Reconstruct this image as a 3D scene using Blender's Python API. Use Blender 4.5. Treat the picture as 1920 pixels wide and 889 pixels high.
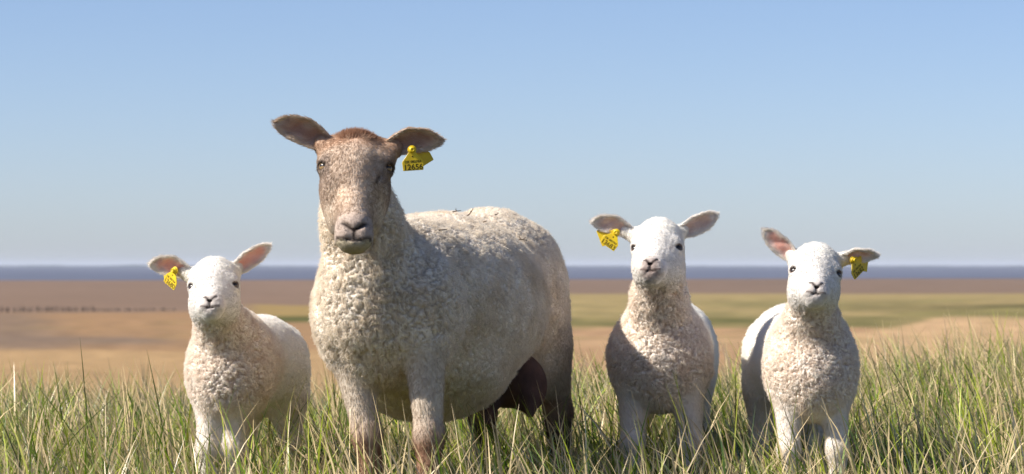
import bpy, math, random
import numpy as np
from mathutils import Vector, Matrix

# ---------------------------------------------------------------- camera, world, sun, exposure
for o in list(bpy.data.objects):
    bpy.data.objects.remove(o)
SC = bpy.context.scene
COL = SC.collection
F, CX, HY, CAMZ, CAMY = 6000.0, 960.0, 497.0, 0.56, -6.67   # focal length and horizon in photo pixels, camera height, camera Y

cam = bpy.data.cameras.new('camera')
camo = bpy.data.objects.new('camera', cam)
COL.objects.link(camo)
camo.location = (0, CAMY, CAMZ)
camo.rotation_euler = (math.radians(90) + math.atan((HY - 444.5) / F), 0, 0)
cam.sensor_width = 36.0
cam.lens = F / 1920.0 * 36.0
cam.clip_start = 0.1
cam.clip_end = 60000
cam.dof.use_dof = True
cam.dof.focus_distance = 6.62
cam.dof.aperture_fstop = 11.0
SC.camera = camo

SUN = Vector((-0.71, -0.22, 0.66)).normalized()
world = bpy.data.worlds.new('World')
SC.world = world
world.use_nodes = True
nt = world.node_tree
nt.nodes.clear()
sky = nt.nodes.new('ShaderNodeTexSky')
sky.sky_type = 'NISHITA'
sky.sun_disc = False
sky.sun_elevation = math.asin(SUN.z)
sky.sun_rotation = math.atan2(SUN.x, SUN.y)
sky.altitude = 0
sky.air_density = 0.65
sky.dust_density = 0.45
sky.ozone_density = 4.0
bg = nt.nodes.new('ShaderNodeBackground')
bg.inputs['Strength'].default_value = 0.084
wo = nt.nodes.new('ShaderNodeOutputWorld')
tint = nt.nodes.new('ShaderNodeVectorMath')      # white balance of the whole sky
tint.operation = 'MULTIPLY'
tint.inputs[1].default_value = (1.0, 0.935, 0.975)
nt.links.new(sky.outputs[0], tint.inputs[0])
nt.links.new(tint.outputs[0], bg.inputs[0])
nt.links.new(bg.outputs[0], wo.inputs[0])

sl = bpy.data.lights.new('sun', 'SUN')
sl.energy = 5.0
sl.angle = math.radians(0.53)
sl.color = (1.0, 0.93, 0.83)
so = bpy.data.objects.new('sun', sl)
COL.objects.link(so)
so.location = (-5, -4, 6)
so.rotation_euler = SUN.to_track_quat('Z', 'Y').to_euler()

SC.view_settings.view_transform = 'Standard'
SC.view_settings.look = 'None'
SC.view_settings.exposure = 0.72
SC.view_settings.gamma = 1.0
SC.render.engine = 'CYCLES'
SC.cycles.max_bounces = 10
SC.cycles.diffuse_bounces = 6
SC.cycles.transparent_max_bounces = 8
SC.cycles_curves.shape = 'RIBBONS'
SC.cycles.use_denoising = True

RNG = np.random.default_rng(7)


def W(px, py, Y):
    """photo pixel at the depth Y -> world point"""
    d = Y - CAMY
    return np.array([(px - CX) / F * d, Y, CAMZ - (py - HY) / F * d])


# ---------------------------------------------------------------- noise
_perm = np.random.default_rng(3).permutation(256).astype(np.int64)
_perm = np.concatenate([_perm, _perm, _perm])
_grad = np.random.default_rng(4).normal(size=(256, 3))
_grad /= np.linalg.norm(_grad, axis=1)[:, None]
_jit = np.random.default_rng(5).random((256, 3))


def _hash(i):
    i = i & 255
    return _perm[_perm[_perm[i[:, 0]] + i[:, 1]] + i[:, 2]]


def perlin(p):
    p = np.asarray(p, float)
    i = np.floor(p).astype(np.int64)
    f = p - i
    u = f * f * f * (f * (f * 6 - 15) + 10)
    r = 0
    for dx in (0, 1):
        for dy in (0, 1):
            for dz in (0, 1):
                o = np.array([dx, dy, dz])
                g = _grad[_hash(i + o)]
                w = np.prod(np.where(o == 1, u, 1 - u), axis=1)
                r = r + w * np.sum(g * (f - o), axis=1)
    return r * 1.6


def fbm(p, n=3):
    s, a = 0, 1.0
    for k in range(n):
        s = s + a * perlin(p * 2 ** k + 17.3 * k)
        a *= 0.5
    return s


def worley(p):
    i = np.floor(p).astype(np.int64)
    f = p - i
    f1 = np.full(len(p), 9.0)
    f2 = np.full(len(p), 9.0)
    for dx in (-1, 0, 1):
        for dy in (-1, 0, 1):
            for dz in (-1, 0, 1):
                o = np.array([dx, dy, dz])
                q = o + _jit[_hash(i + o)] - f
                d = np.sqrt((q * q).sum(1))
                m = d < f1
                f2 = np.where(m, f1, np.minimum(f2, d))
                f1 = np.where(m, d, f1)
    return f1, f2


def sstep(a, b, x):
    t = np.clip((x - a) / (b - a), 0, 1)
    return t * t * (3 - 2 * t)


def lerp(a, b, t):
    return a + (b - a) * t


def cmix(c, d, t):
    return c + (np.asarray(d, float) - c) * np.asarray(t)[:, None]


# ---------------------------------------------------------------- materials
def new_mat(name):
    m = bpy.data.materials.new(name)
    m.use_nodes = True
    m.node_tree.nodes.clear()
    return m, m.node_tree.nodes, m.node_tree.links


def mat_attr(name, rough=0.9, spec=0.2, noise=None, bump=None, sss=0.0):
    """colour from the mesh's own colour attribute, with noise grain and fine relief"""
    m, N, L = new_mat(name)
    out = N.new('ShaderNodeOutputMaterial')
    p = N.new('ShaderNodeBsdfPrincipled')
    a = N.new('ShaderNodeAttribute')
    a.attribute_name = 'Col'
    col = a.outputs['Color']
    tc = N.new('ShaderNodeTexCoord')
    if noise:
        nz = N.new('ShaderNodeTexNoise')
        nz.inputs['Scale'].default_value = noise[0]
        nz.inputs['Detail'].default_value = 4
        L.new(tc.outputs['Object'], nz.inputs['Vector'])
        mr = N.new('ShaderNodeMapRange')
        mr.inputs['To Min'].default_value = 1 - noise[1]
        mr.inputs['To Max'].default_value = 1 + noise[1]
        L.new(nz.outputs['Fac'], mr.inputs['Value'])
        mx = N.new('ShaderNodeVectorMath')
        mx.operation = 'SCALE'
        L.new(col, mx.inputs[0])
        L.new(mr.outputs[0], mx.inputs['Scale'])
        col = mx.outputs[0]
    L.new(col, p.inputs['Base Color'])
    p.inputs['Roughness'].default_value = rough
    p.inputs['Specular IOR Level'].default_value = spec
    if sss:
        p.inputs['Subsurface Weight'].default_value = sss
        p.inputs['Subsurface Radius'].default_value = (0.012, 0.008, 0.006)
        p.inputs['Subsurface Scale'].default_value = 1.0
    if bump:
        nz = N.new('ShaderNodeTexNoise')
        nz.inputs['Scale'].default_value = bump[0]
        nz.inputs['Detail'].default_value = 5
        L.new(tc.outputs['Object'], nz.inputs['Vector'])
        b = N.new('ShaderNodeBump')
        b.inputs['Strength'].default_value = bump[1]
        b.inputs['Distance'].default_value = bump[2]
        L.new(nz.outputs['Fac'], b.inputs['Height'])
        L.new(b.outputs[0], p.inputs['Normal'])
    L.new(p.outputs[0], out.inputs[0])
    return m


def mat_fibre(name, transl=0.35, gloss=0.0, rough=0.5):
    """hair, wool and grass: diffuse and translucent, colour from the attribute"""
    m, N, L = new_mat(name)
    out = N.new('ShaderNodeOutputMaterial')
    a = N.new('ShaderNodeAttribute')
    a.attribute_name = 'Col'
    d = N.new('ShaderNodeBsdfDiffuse')
    t = N.new('ShaderNodeBsdfTranslucent')
    L.new(a.outputs['Color'], d.inputs['Color'])
    L.new(a.outputs['Color'], t.inputs['Color'])
    mx = N.new('ShaderNodeMixShader')
    mx.inputs[0].default_value = transl
    L.new(d.outputs[0], mx.inputs[1])
    L.new(t.outputs[0], mx.inputs[2])
    sh = mx.outputs[0]
    if gloss:
        g = N.new('ShaderNodeBsdfGlossy')
        g.inputs['Roughness'].default_value = rough
        fr = N.new('ShaderNodeFresnel')
        fr.inputs['IOR'].default_value = 1.4
        mm = N.new('ShaderNodeMath')
        mm.operation = 'MULTIPLY'
        mm.inputs[1].default_value = gloss
        L.new(fr.outputs[0], mm.inputs[0])
        m2 = N.new('ShaderNodeMixShader')
        L.new(mm.outputs[0], m2.inputs[0])
        L.new(sh, m2.inputs[1])
        L.new(g.outputs[0], m2.inputs[2])
        sh = m2.outputs[0]
    L.new(sh, out.inputs[0])
    return m


def mat_plain(name, col, rough=0.5, spec=0.5, noise=None, coat=0.0, bump=None):
    m, N, L = new_mat(name)
    out = N.new('ShaderNodeOutputMaterial')
    p = N.new('ShaderNodeBsdfPrincipled')
    p.inputs['Roughness'].default_value = rough
    p.inputs['Specular IOR Level'].default_value = spec
    p.inputs['Coat Weight'].default_value = coat
    p.inputs['Base Color'].default_value = (*col, 1)
    tc = N.new('ShaderNodeTexCoord')
    if noise:
        nz = N.new('ShaderNodeTexNoise')
        nz.inputs['Scale'].default_value = noise[0]
        nz.inputs['Detail'].default_value = 4
        L.new(tc.outputs['Object'], nz.inputs['Vector'])
        r = N.new('ShaderNodeValToRGB')
        r.color_ramp.elements[0].position = 0.3
        r.color_ramp.elements[1].position = 0.72
        r.color_ramp.elements[0].color = (*noise[1], 1)
        r.color_ramp.elements[1].color = (*col, 1)
        L.new(nz.outputs['Fac'], r.inputs[0])
        L.new(r.outputs[0], p.inputs['Base Color'])
    if bump:
        nz = N.new('ShaderNodeTexNoise')
        nz.inputs['Scale'].default_value = bump[0]
        L.new(tc.outputs['Object'], nz.inputs['Vector'])
        b = N.new('ShaderNodeBump')
        b.inputs['Strength'].default_value = bump[1]
        b.inputs['Distance'].default_value = bump[2]
        L.new(nz.outputs['Fac'], b.inputs['Height'])
        L.new(b.outputs[0], p.inputs['Normal'])
    L.new(p.outputs[0], out.inputs[0])
    return m


M_GROUND = mat_attr('ground_mat', 0.95, 0.1, noise=(0.6, 0.22), bump=(4.0, 0.4, 0.05))
M_SKIN = mat_attr('fleece_skin_mat', 0.95, 0.05, noise=(260, 0.12), bump=(420, 0.5, 0.002))
M_WOOL = mat_fibre('wool_fibre_mat', 0.45)
M_EAR = mat_attr('ear_skin_mat', 0.8, 0.15, noise=(300, 0.15), sss=0.25)
M_GRASS = mat_fibre('grass_mat', 0.28, 0.14, 0.3)
M_TAG = mat_plain('tag_plastic_mat', (0.74, 0.56, 0.014), 0.42, 0.4, noise=(70, (0.60, 0.40, 0.012)))
M_INK = mat_plain('tag_ink_mat', (0.05, 0.035, 0.01), 0.7, 0.2)
M_HOLE = mat_plain('tag_hole_mat', (0.10, 0.07, 0.01), 0.8, 0.1)
M_HOOF = mat_plain('hoof_mat', (0.09, 0.07, 0.055), 0.6, 0.3, noise=(60, (0.05, 0.04, 0.03)))
M_UDDER = mat_plain('udder_mat', (0.115, 0.068, 0.060), 0.85, 0.15, noise=(28, (0.065, 0.040, 0.036)), bump=(160, 0.4, 0.002))
M_TWIG = mat_plain('twig_mat', (0.13, 0.08, 0.045), 0.9, 0.1, noise=(90, (0.07, 0.04, 0.02)))
M_POST = mat_plain('post_mat', (0.075, 0.065, 0.055), 0.95, 0.1, noise=(6, (0.04, 0.035, 0.03)))
M_SHORE = mat_plain('shore_mat', (0.05, 0.07, 0.08), 1.0, 0.0, noise=(0.004, (0.035, 0.05, 0.05)))


def mat_sea():
    m, N, L = new_mat('sea_mat')
    out = N.new('ShaderNodeOutputMaterial')
    p = N.new('ShaderNodeBsdfPrincipled')
    tc = N.new('ShaderNodeTexCoord')
    mp = N.new('ShaderNodeMapping')
    mp.inputs['Scale'].default_value = (0.0012, 0.0022, 1)
    nz = N.new('ShaderNodeTexNoise')
    nz.inputs['Detail'].default_value = 5
    r = N.new('ShaderNodeValToRGB')
    r.color_ramp.elements[0].position = 0.4
    r.color_ramp.elements[1].position = 0.62
    r.color_ramp.elements[0].color = (0.08, 0.09, 0.128, 1)
    r.color_ramp.elements[1].color = (0.115, 0.125, 0.17, 1)
    L.new(tc.outputs['Object'], mp.inputs[0])
    L.new(mp.outputs[0], nz.inputs['Vector'])
    L.new(nz.outputs['Fac'], r.inputs[0])
    L.new(r.outputs[0], p.inputs['Base Color'])
    p.inputs['Roughness'].default_value = 0.6
    p.inputs['Specular IOR Level'].default_value = 0.25
    L.new(p.outputs[0], out.inputs[0])
    return m


def mat_eye(name, iris):
    """dark eyeball; iris ring and a level slit pupil, about the local -Y axis"""
    m, N, L = new_mat(name)
    out = N.new('ShaderNodeOutputMaterial')
    p = N.new('ShaderNodeBsdfPrincipled')
    a = N.new('ShaderNodeAttribute')
    a.attribute_name = 'Col'
    L.new(a.outputs['Color'], p.inputs['Base Color'])
    p.inputs['Roughness'].default_value = 0.3
    p.inputs['Coat Weight'].default_value = 0.25
    p.inputs['Coat Roughness'].default_value = 0.03
    L.new(p.outputs[0], out.inputs[0])
    return m


M_EYE = mat_eye('eye_mat', None)

# ---------------------------------------------------------------- mesh helpers


def mesh_obj(name, verts, faces, mat, parent=None, smooth=True, col=None):
    me = bpy.data.meshes.new(name)
    verts = np.asarray(verts, np.float32)
    faces = np.asarray(faces, np.int32) if not isinstance(faces, list) else faces
    if isinstance(faces, list):
        me.from_pydata([tuple(map(float, v)) for v in verts], [], faces)
    else:
        k = faces.shape[1]
        me.vertices.add(len(verts))
        me.vertices.foreach_set('co', verts.ravel())
        me.loops.add(faces.size)
        me.loops.foreach_set('vertex_index', faces.ravel())
        me.polygons.add(len(faces))
        me.polygons.foreach_set('loop_start', np.arange(0, faces.size, k, dtype=np.int32))
        me.update(calc_edges=True)
    me.polygons.foreach_set('use_smooth', np.full(len(me.polygons), smooth))
    if col is not None:
        at = me.color_attributes.new('Col', 'FLOAT_COLOR', 'POINT')
        c = np.ones((len(verts), 4), np.float32)
        c[:, :3] = np.clip(col, 0.002, 0.95)
        at.data.foreach_set('color', c.ravel())
    me.materials.append(mat)
    o = bpy.data.objects.new(name, me)
    COL.objects.link(o)
    if parent is not None:
        o.parent = parent
    return o


def thing(name, loc, label, cat, group=None):
    o = bpy.data.objects.new(name, None)
    COL.objects.link(o)
    o.location = loc
    o.empty_display_size = 0.1
    o['label'] = label
    o['category'] = cat
    if group:
        o['group'] = group
    return o


def tag(o, label, cat=None, group=None, kind=None):
    if label:
        o['label'] = label
    if cat:
        o['category'] = cat
    if group:
        o['group'] = group
    if kind:
        o['kind'] = kind
    return o


# ---------------------------------------------------------------- the land
def ground_z(X, Y):
    X, Y = np.asarray(X, float), np.asarray(Y, float)
    rise = 0.08 * sstep(0.1, 1.6, X) * sstep(1.0, 3.0, Y) + 0.012 * np.sin(X * 3.1 + 1) * sstep(1.0, 2.5, Y)
    rise = rise - 0.055 * sstep(1.0, 3.5, Y) * sstep(0.2, -0.8, X)
    yc = Y - 4.3
    drop = np.where(yc > 0, -5.0 * (1 - np.exp(-(yc / 9.0) ** 1.6)), 0.0)
    return rise * np.exp(-np.maximum(yc, 0) / 6) + drop


def land_colour(X, Y):
    """what grows on or covers the flats: mud, straw-coloured reeds, green salt meadow"""
    d = np.maximum(Y - CAMY, 0.5)
    v = HY + F * (CAMZ + 5.0) / d
    u = CX + X / d * F
    P = np.stack([u / 210.0, v / 9.0, np.zeros_like(u)], 1)
    n1 = fbm(P + 3.3, 3)
    n2 = fbm(P * np.array([0.5, 0.6, 1]) + 40, 3)
    vw = v + 4.5 * n1
    mud = np.array([0.285, 0.205, 0.158])
    c = np.tile(mud, (len(u), 1))
    c *= (1 + 0.07 * n2)[:, None]
    left = sstep(1000, 700, u)
    # left side
    cl = c.copy()
    tan = np.array([0.42, 0.275, 0.155])
    grey = np.array([0.27, 0.205, 0.16])
    straw = np.array([0.53, 0.375, 0.205])
    cl = cmix(cl, tan, sstep(582, 592, vw))
    cl = cmix(cl, grey, sstep(585, 592, vw) * sstep(170, 40, u + 40 * n2) * 0.8)
    cl = cmix(cl, grey, np.exp(-((vw - 638) / 10.0) ** 2) * np.clip(0.95 + 0.6 * n2, 0, 1) * sstep(420, 250, u - 60 * n1))
    cl = cmix(cl, straw, sstep(648, 662, vw))
    cl = cmix(cl, straw * 0.85, np.exp(-((vw - 700) / 12.0) ** 2) * 0.5)
    green = np.array([0.125, 0.135, 0.036])
    olive = np.array([0.30, 0.265, 0.115])
    hump = sstep(440, 500, u)
    cl = cmix(cl, olive * np.array([1.35, 1.15, 1.1]), hump * sstep(568, 576, vw) * sstep(600, 594, vw))
    cl = cmix(cl, green, hump * sstep(590, 596, v + n1) * sstep(606, 601, v + n1))
    # right side
    cr = c.copy() * np.array([0.93, 0.95, 0.97])
    meadow = np.array([0.42, 0.345, 0.165])
    strawr = np.array([0.66, 0.47, 0.285])
    cr = cmix(cr, meadow, sstep(549, 553, v + 0.8 * n1))
    cr = cmix(cr, olive, sstep(553, 575, vw) * np.clip(0.45 + 1.3 * n2 + 0.6 * n1, 0, 1))
    cr = cmix(cr, green, sstep(594, 598, v + n1) * sstep(615, 610, v + n1) * sstep(1720, 1560, u) * np.clip(0.65 + 0.7 * n2 + 0.4 * n1, 0, 1))
    dark = np.array([0.16, 0.145, 0.055])
    cr = cmix(cr, dark, np.exp(-((vw - 577) / 5.0) ** 2) * sstep(1560, 1640, u) * np.clip(0.55 + 0.5 * n1 + 0.4 * sstep(1720, 1800, u), 0, 1))
    cr = cmix(cr, green * 1.5, np.exp(-((vw - 590) / 4.0) ** 2) * sstep(1640, 1700, u) * 0.6)
    tanr = np.array([0.50, 0.335, 0.20])
    cr = cmix(cr, tanr, sstep(611, 616, v + n1))
    edge = lerp(627, 597, sstep(1560, 1800, u))
    cr = cmix(cr, strawr, sstep(edge - 3, edge + 5, vw) * sstep(1480, 1600, u))
    cr = cmix(cr, strawr * 0.9, np.exp(-((vw - 640) / 9.0) ** 2) * 0.6)
    c = cr * (1 - left)[:, None] + cl * left[:, None]
    n3 = fbm(np.stack([u / 55.0, v / 3.2, np.ones_like(u)], 1), 3)
    n4 = fbm(np.stack([u / 130.0, v / 6.0, 7 * np.ones_like(u)], 1), 3)
    veg = sstep(552, 566, v) * (1 - left) + sstep(590, 606, v) * left
    c = c * (1 + 0.20 * n3 * veg + 0.04 * n3)[:, None]
    c = cmix(c, np.array([0.34, 0.31, 0.12]), np.clip(n4 - 0.12, 0, 1) * veg * (0.25 + 0.75 * (1 - left)) * sstep(680, 630, v))
    c = c * np.array([0.62, 0.575, 0.51])
    # the dike itself: soil and old grass
    soil = np.array([0.12, 0.105, 0.05]) * (1 + 0.3 * perlin(np.stack([X * 7, Y * 7, X * 0], 1)))[:, None]
    near = sstep(26, 12, Y)
    return c * (1 - near)[:, None] + soil * near[:, None]


def build_ground():
    ys = list(np.linspace(-9, 6, 61)) + list(np.linspace(6.3, 25, 40))
    vv = np.linspace(497 + 33360 / 33.0, 740, 30)
    ys += [F * (CAMZ + 5) / (v - 497) + CAMY for v in vv if F * (CAMZ + 5) / (v - 497) + CAMY > 25.5]
    ys += [F * (CAMZ + 5) / (v - 497) + CAMY for v in np.arange(738, 519, -1.0)]
    ys += [2200, 4000, 9000, 20000, 40000]
    ys = np.array(sorted(set(ys)))
    nu = 260
    t = np.linspace(-1, 1, nu)
    rows = []
    for y in ys:
        half = 0.185 * max(y - CAMY, 0) * 1.3 + 6
        rows.append(np.stack([t * half * (1 + 1.5 * np.abs(t) ** 6), np.full(nu, y)], 1))
    R = np.concatenate(rows)
    Z = ground_z(R[:, 0], R[:, 1])
    far = R[:, 1] > 40
    Z = Z + np.where(far, 0.12 * perlin(np.stack([R[:, 0] / 40, R[:, 1] / 60, R[:, 0] * 0], 1)) * sstep(900, 300, R[:, 1]), 0)
    V = np.column_stack([R, Z])
    n = len(ys)
    i = (np.arange(n - 1)[:, None] * nu + np.arange(nu - 1)[None]).ravel()
    Fq = np.column_stack([i, i + 1, i + nu + 1, i + nu])
    o = mesh_obj('ground', V, Fq, M_GROUND, col=land_colour(R[:, 0], R[:, 1]))
    o['kind'] = 'structure'


build_ground()


def build_sea():
    t = np.linspace(0, 1, 60)
    shore = [(-9000 + 18000 * a, F * 5.5 / (525.5 - 497 - 2.5 * (a > 0.5)) + CAMY) for a in t]
    V, Fq = [], []
    for k, (x, y) in enumerate(shore):
        x2 = x * 0.04 if abs(x) < 9000 else x
        wob = 25 * math.sin(k * 1.7) + 18 * math.sin(k * 0.63 + 2)
        V += [(x, y + wob, -4.94), (x * 4, 41000, -4.94)]
    for k in range(len(shore) - 1):
        Fq.append((2 * k, 2 * k + 2, 2 * k + 3, 2 * k + 1))
    o = mesh_obj('sea', V, Fq, mat_sea())
    o['kind'] = 'structure'


build_sea()


def build_far_shore():
    # a low coast with tree clumps beyond the water
    n = 900
    xs = np.linspace(-4500, 4500, n)
    P = np.stack([xs / 160, xs * 0, xs * 0], 1)
    h = 2.2 + 3.0 * np.clip(fbm(P, 4), -0.5, 1) + 1.8 * sstep(600, -1500, xs) + 2.0 * np.clip(perlin(P * 7), 0, 1)
    h = np.maximum(h, 0.8)
    V, Fq = [], []
    for k in range(n):
        V += [(xs[k], 9000, -5.2), (xs[k], 9020, -5 + h[k]), (xs[k], 9150, -5 + h[k] * 0.9), (xs[k], 9300, -5.2)]
    for k in range(n - 1):
        a = 4 * k
        for j in range(3):
            Fq.append((a + j, a + 4 + j, a + 5 + j, a + 1 + j))
    o = mesh_obj('far_shore', V, Fq, M_SHORE)
    o['kind'] = 'structure'


build_far_shore()


def build_posts():
    """an old brushwood groyne on the mud: a row of stakes"""
    rnd = random.Random(5)
    base = W(0, 584, 375)
    t = thing('brushwood_groyne', (base[0], 375, ground_z(0, 375).item()), 'row of short dark stakes standing across the brown mudflat', 'groyne')
    me = None
    for k in range(58):
        px = -20 + k * 6.1 + rnd.uniform(-1.6, 1.6) + (4 if rnd.random() < 0.15 else 0)
        Y = 375 + rnd.uniform(-1, 1) + k * 0.15
        x = (px - CX) / F * (Y - CAMY)
        h = rnd.uniform(0.40, 0.62) * (1.0 if px < 175 else 0.55)
        r = rnd.uniform(0.07, 0.11)
        if me is None:
            a = np.linspace(0, 2 * math.pi, 8, endpoint=False)
            V = [(math.cos(q) * s, math.sin(q) * s, z) for z, s in ((-0.3, 1.0), (0.6, 0.95), (0.97, 0.8), (1.0, 0.5)) for q in a]
            Fq = [(j * 8 + i, j * 8 + (i + 1) % 8, j * 8 + 8 + (i + 1) % 8, j * 8 + 8 + i) for j in range(3) for i in range(8)]
            Fq.append(tuple(range(24, 32)))
            o = mesh_obj('stake', V, Fq, M_POST, t)
            me = o.data
        else:
            o = bpy.data.objects.new('stake', me)
            COL.objects.link(o)
            o.parent = t
        o.location = (x - base[0], Y - 375, ground_z(x, Y).item() - t.location.z)
        o.scale = (r, r, h)
        o.rotation_euler = (rnd.uniform(-.08, .08), rnd.uniform(-.12, .12), rnd.uniform(0, 6))


build_posts()

# ---------------------------------------------------------------- grass


def blades(pos, height, width, az, lean, curl, col_root, col_tip, segs=5):
    """curved, folded grass blades; returns verts, faces, colours"""
    n = len(pos)
    t = np.linspace(0, 1, segs + 1)
    ang0 = lean[:, None] * 0.35 + (lean * 0.65 + curl)[:, None] * t[None] ** 1.4
    ds = (height / segs)[:, None]
    hx = np.zeros((n, segs + 1))
    hz = np.zeros((n, segs + 1))
    mid = 0.5 * (ang0[:, 1:] + ang0[:, :-1])
    hx[:, 1:] = np.cumsum(np.sin(mid) * ds, 1)
    hz[:, 1:] = np.cumsum(np.cos(mid) * ds, 1)
    ca, sa = np.cos(az)[:, None], np.sin(az)[:, None]
    C = np.stack([pos[:, 0:1] + hx * ca, pos[:, 1:2] + hx * sa, pos[:, 2:3] + hz], 2)
    wprof = np.array([0.75, 1.0, 0.95, 0.8, 0.5, 0.06]) if segs == 5 else np.interp(t, [0, .2, .6, .85, 1], [.75, 1, .85, .5, .05])
    tw = az + math.pi / 2 + RNG.normal(0, 0.9, n)
    wx = np.cos(tw)[:, None] * width[:, None] * wprof[None] * 0.5
    wy = np.sin(tw)[:, None] * width[:, None] * wprof[None] * 0.5
    Lf = C.copy()
    Rt = C.copy()
    Lf[:, :, 0] -= wx
    Lf[:, :, 1] -= wy
    Rt[:, :, 0] += wx
    Rt[:, :, 1] += wy
    V = np.stack([Lf, Rt], 2).reshape(-1, 3)
    base = (np.arange(n) * (segs + 1) * 2)[:, None] + (np.arange(segs) * 2)[None]
    base = base.ravel()
    Fq = np.column_stack([base, base + 1, base + 3, base + 2])
    tt = t[None, :, None]
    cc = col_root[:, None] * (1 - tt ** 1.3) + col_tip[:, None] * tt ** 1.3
    Cc = np.repeat(cc[:, :, None], 2, 2).reshape(-1, 3)
    return V, Fq, Cc


FEET = []          # (x, y) of every foot: the grass is trodden a little there


def build_grass(n=150000):
    # scatter within what the camera can see of the dike top (and a margin either side)
    d = np.sqrt(RNG.uniform(3.6 ** 2, 12.4 ** 2, n * 2))
    keep = RNG.random(len(d)) < np.interp(d, [3.6, 5, 9, 12.4], [0.35, 0.8, 1.0, 0.75])
    d = d[keep][:n]
    n = len(d)
    X = RNG.uniform(-0.2, 0.2, n) * d
    side = RNG.random(n) < 0.17
    X = np.where(side, np.sign(X) * (0.2 * d + RNG.uniform(0, 1.1, n)), X)
    Y = d + CAMY
    Z = ground_z(X, Y) - 0.01
    P2 = np.stack([X, Y, X * 0], 1)
    clump = fbm(P2 * 2.6 + 9, 3)
    clump2 = fbm(P2 * 7 + 31, 2)
    dry = fbm(P2 * 1.7 + 71, 3)
    kind = RNG.random(n)
    h = RNG.normal(0.155, 0.045, n) * (1 + 0.28 * clump + 0.15 * clump2)
    tall = kind > 0.88
    h = np.where(tall, RNG.uniform(0.19, 0.36, n), h)
    h = h * (1 + 0.12 * sstep(0.9, 1.7, X) * sstep(0, 2, Y))
    h *= np.where(Y > 3, 0.92, 1)
    # in front of the animals the turf stays lower
    thin = tall & (Y < 0.9) & (RNG.random(n) < 0.45)
    tall = tall & ~thin
    h = np.where(thin, h * 0.6, h)
    h = np.where(tall, h * lerp(0.95, 1.0, sstep(0.4, 1.3, Y)), h * lerp(0.72, 1.0, sstep(0.4, 1.3, Y)))
    h = np.maximum(h, 0.05)
    width = RNG.uniform(0.0026, 0.0052, n) * np.where(tall, 1.1, 1.0)
    az = np.where(RNG.random(n) < 0.55, RNG.normal(2.75, 0.9, n) + 0.8 * clump2, RNG.uniform(0, 6.283, n))
    lean = np.abs(RNG.normal(0.36, 0.36, n)) + 0.1
    curl = np.abs(RNG.normal(0.4, 0.55, n)) * np.where(tall, 0.6, 1)
    green = np.array([0.12, 0.21, 0.016])
    yel = np.array([0.31, 0.37, 0.035])
    blue = np.array([0.060, 0.105, 0.028])
    straw = np.array([0.72, 0.57, 0.32])
    g = RNG.random(n)[:, None]
    base = np.where(g < 0.38, green, np.where(g < 0.8, yel, blue))
    base = base * RNG.uniform(0.75, 1.5, n)[:, None]
    isdry = RNG.random(n) < np.clip(0.15 + 0.22 * dry + np.where(tall, 0.38, 0) + 0.08 * sstep(2, 4, Y), 0.03, 0.8)
    root = np.where(isdry[:, None], straw * RNG.uniform(0.35, 0.9, n)[:, None], base * 0.6)  # green roots darkened: natural darker base plus gap shade put into the colour
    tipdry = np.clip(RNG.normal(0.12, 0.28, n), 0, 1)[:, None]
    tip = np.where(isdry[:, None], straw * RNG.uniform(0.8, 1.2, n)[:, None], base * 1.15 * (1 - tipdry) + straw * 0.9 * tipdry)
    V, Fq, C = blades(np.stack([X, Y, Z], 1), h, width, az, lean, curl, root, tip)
    # old matted stalks lying between the blades
    m = 9000
    d = np.sqrt(RNG.uniform(4.6 ** 2, 12 ** 2, m))
    X = RNG.uniform(-0.2, 0.2, m) * d
    Y = d + CAMY
    Zm = ground_z(X, Y) + RNG.uniform(0.0, 0.05, m)
    c = straw * RNG.uniform(0.3, 1.0, m)[:, None]
    V2, F2, C2 = blades(np.stack([X, Y, Zm], 1), RNG.uniform(0.08, 0.22, m), RNG.uniform(0.0016, 0.003, m), RNG.uniform(0, 6.28, m),
                        RNG.uniform(0.5, 1.3, m), RNG.normal(0.1, 0.4, m), c, c * 1.1)
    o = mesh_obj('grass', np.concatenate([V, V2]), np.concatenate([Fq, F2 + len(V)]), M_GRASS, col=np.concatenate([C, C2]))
    tag(o, 'long green and straw-coloured dike grass around the sheep', 'grass', kind='stuff')


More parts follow.
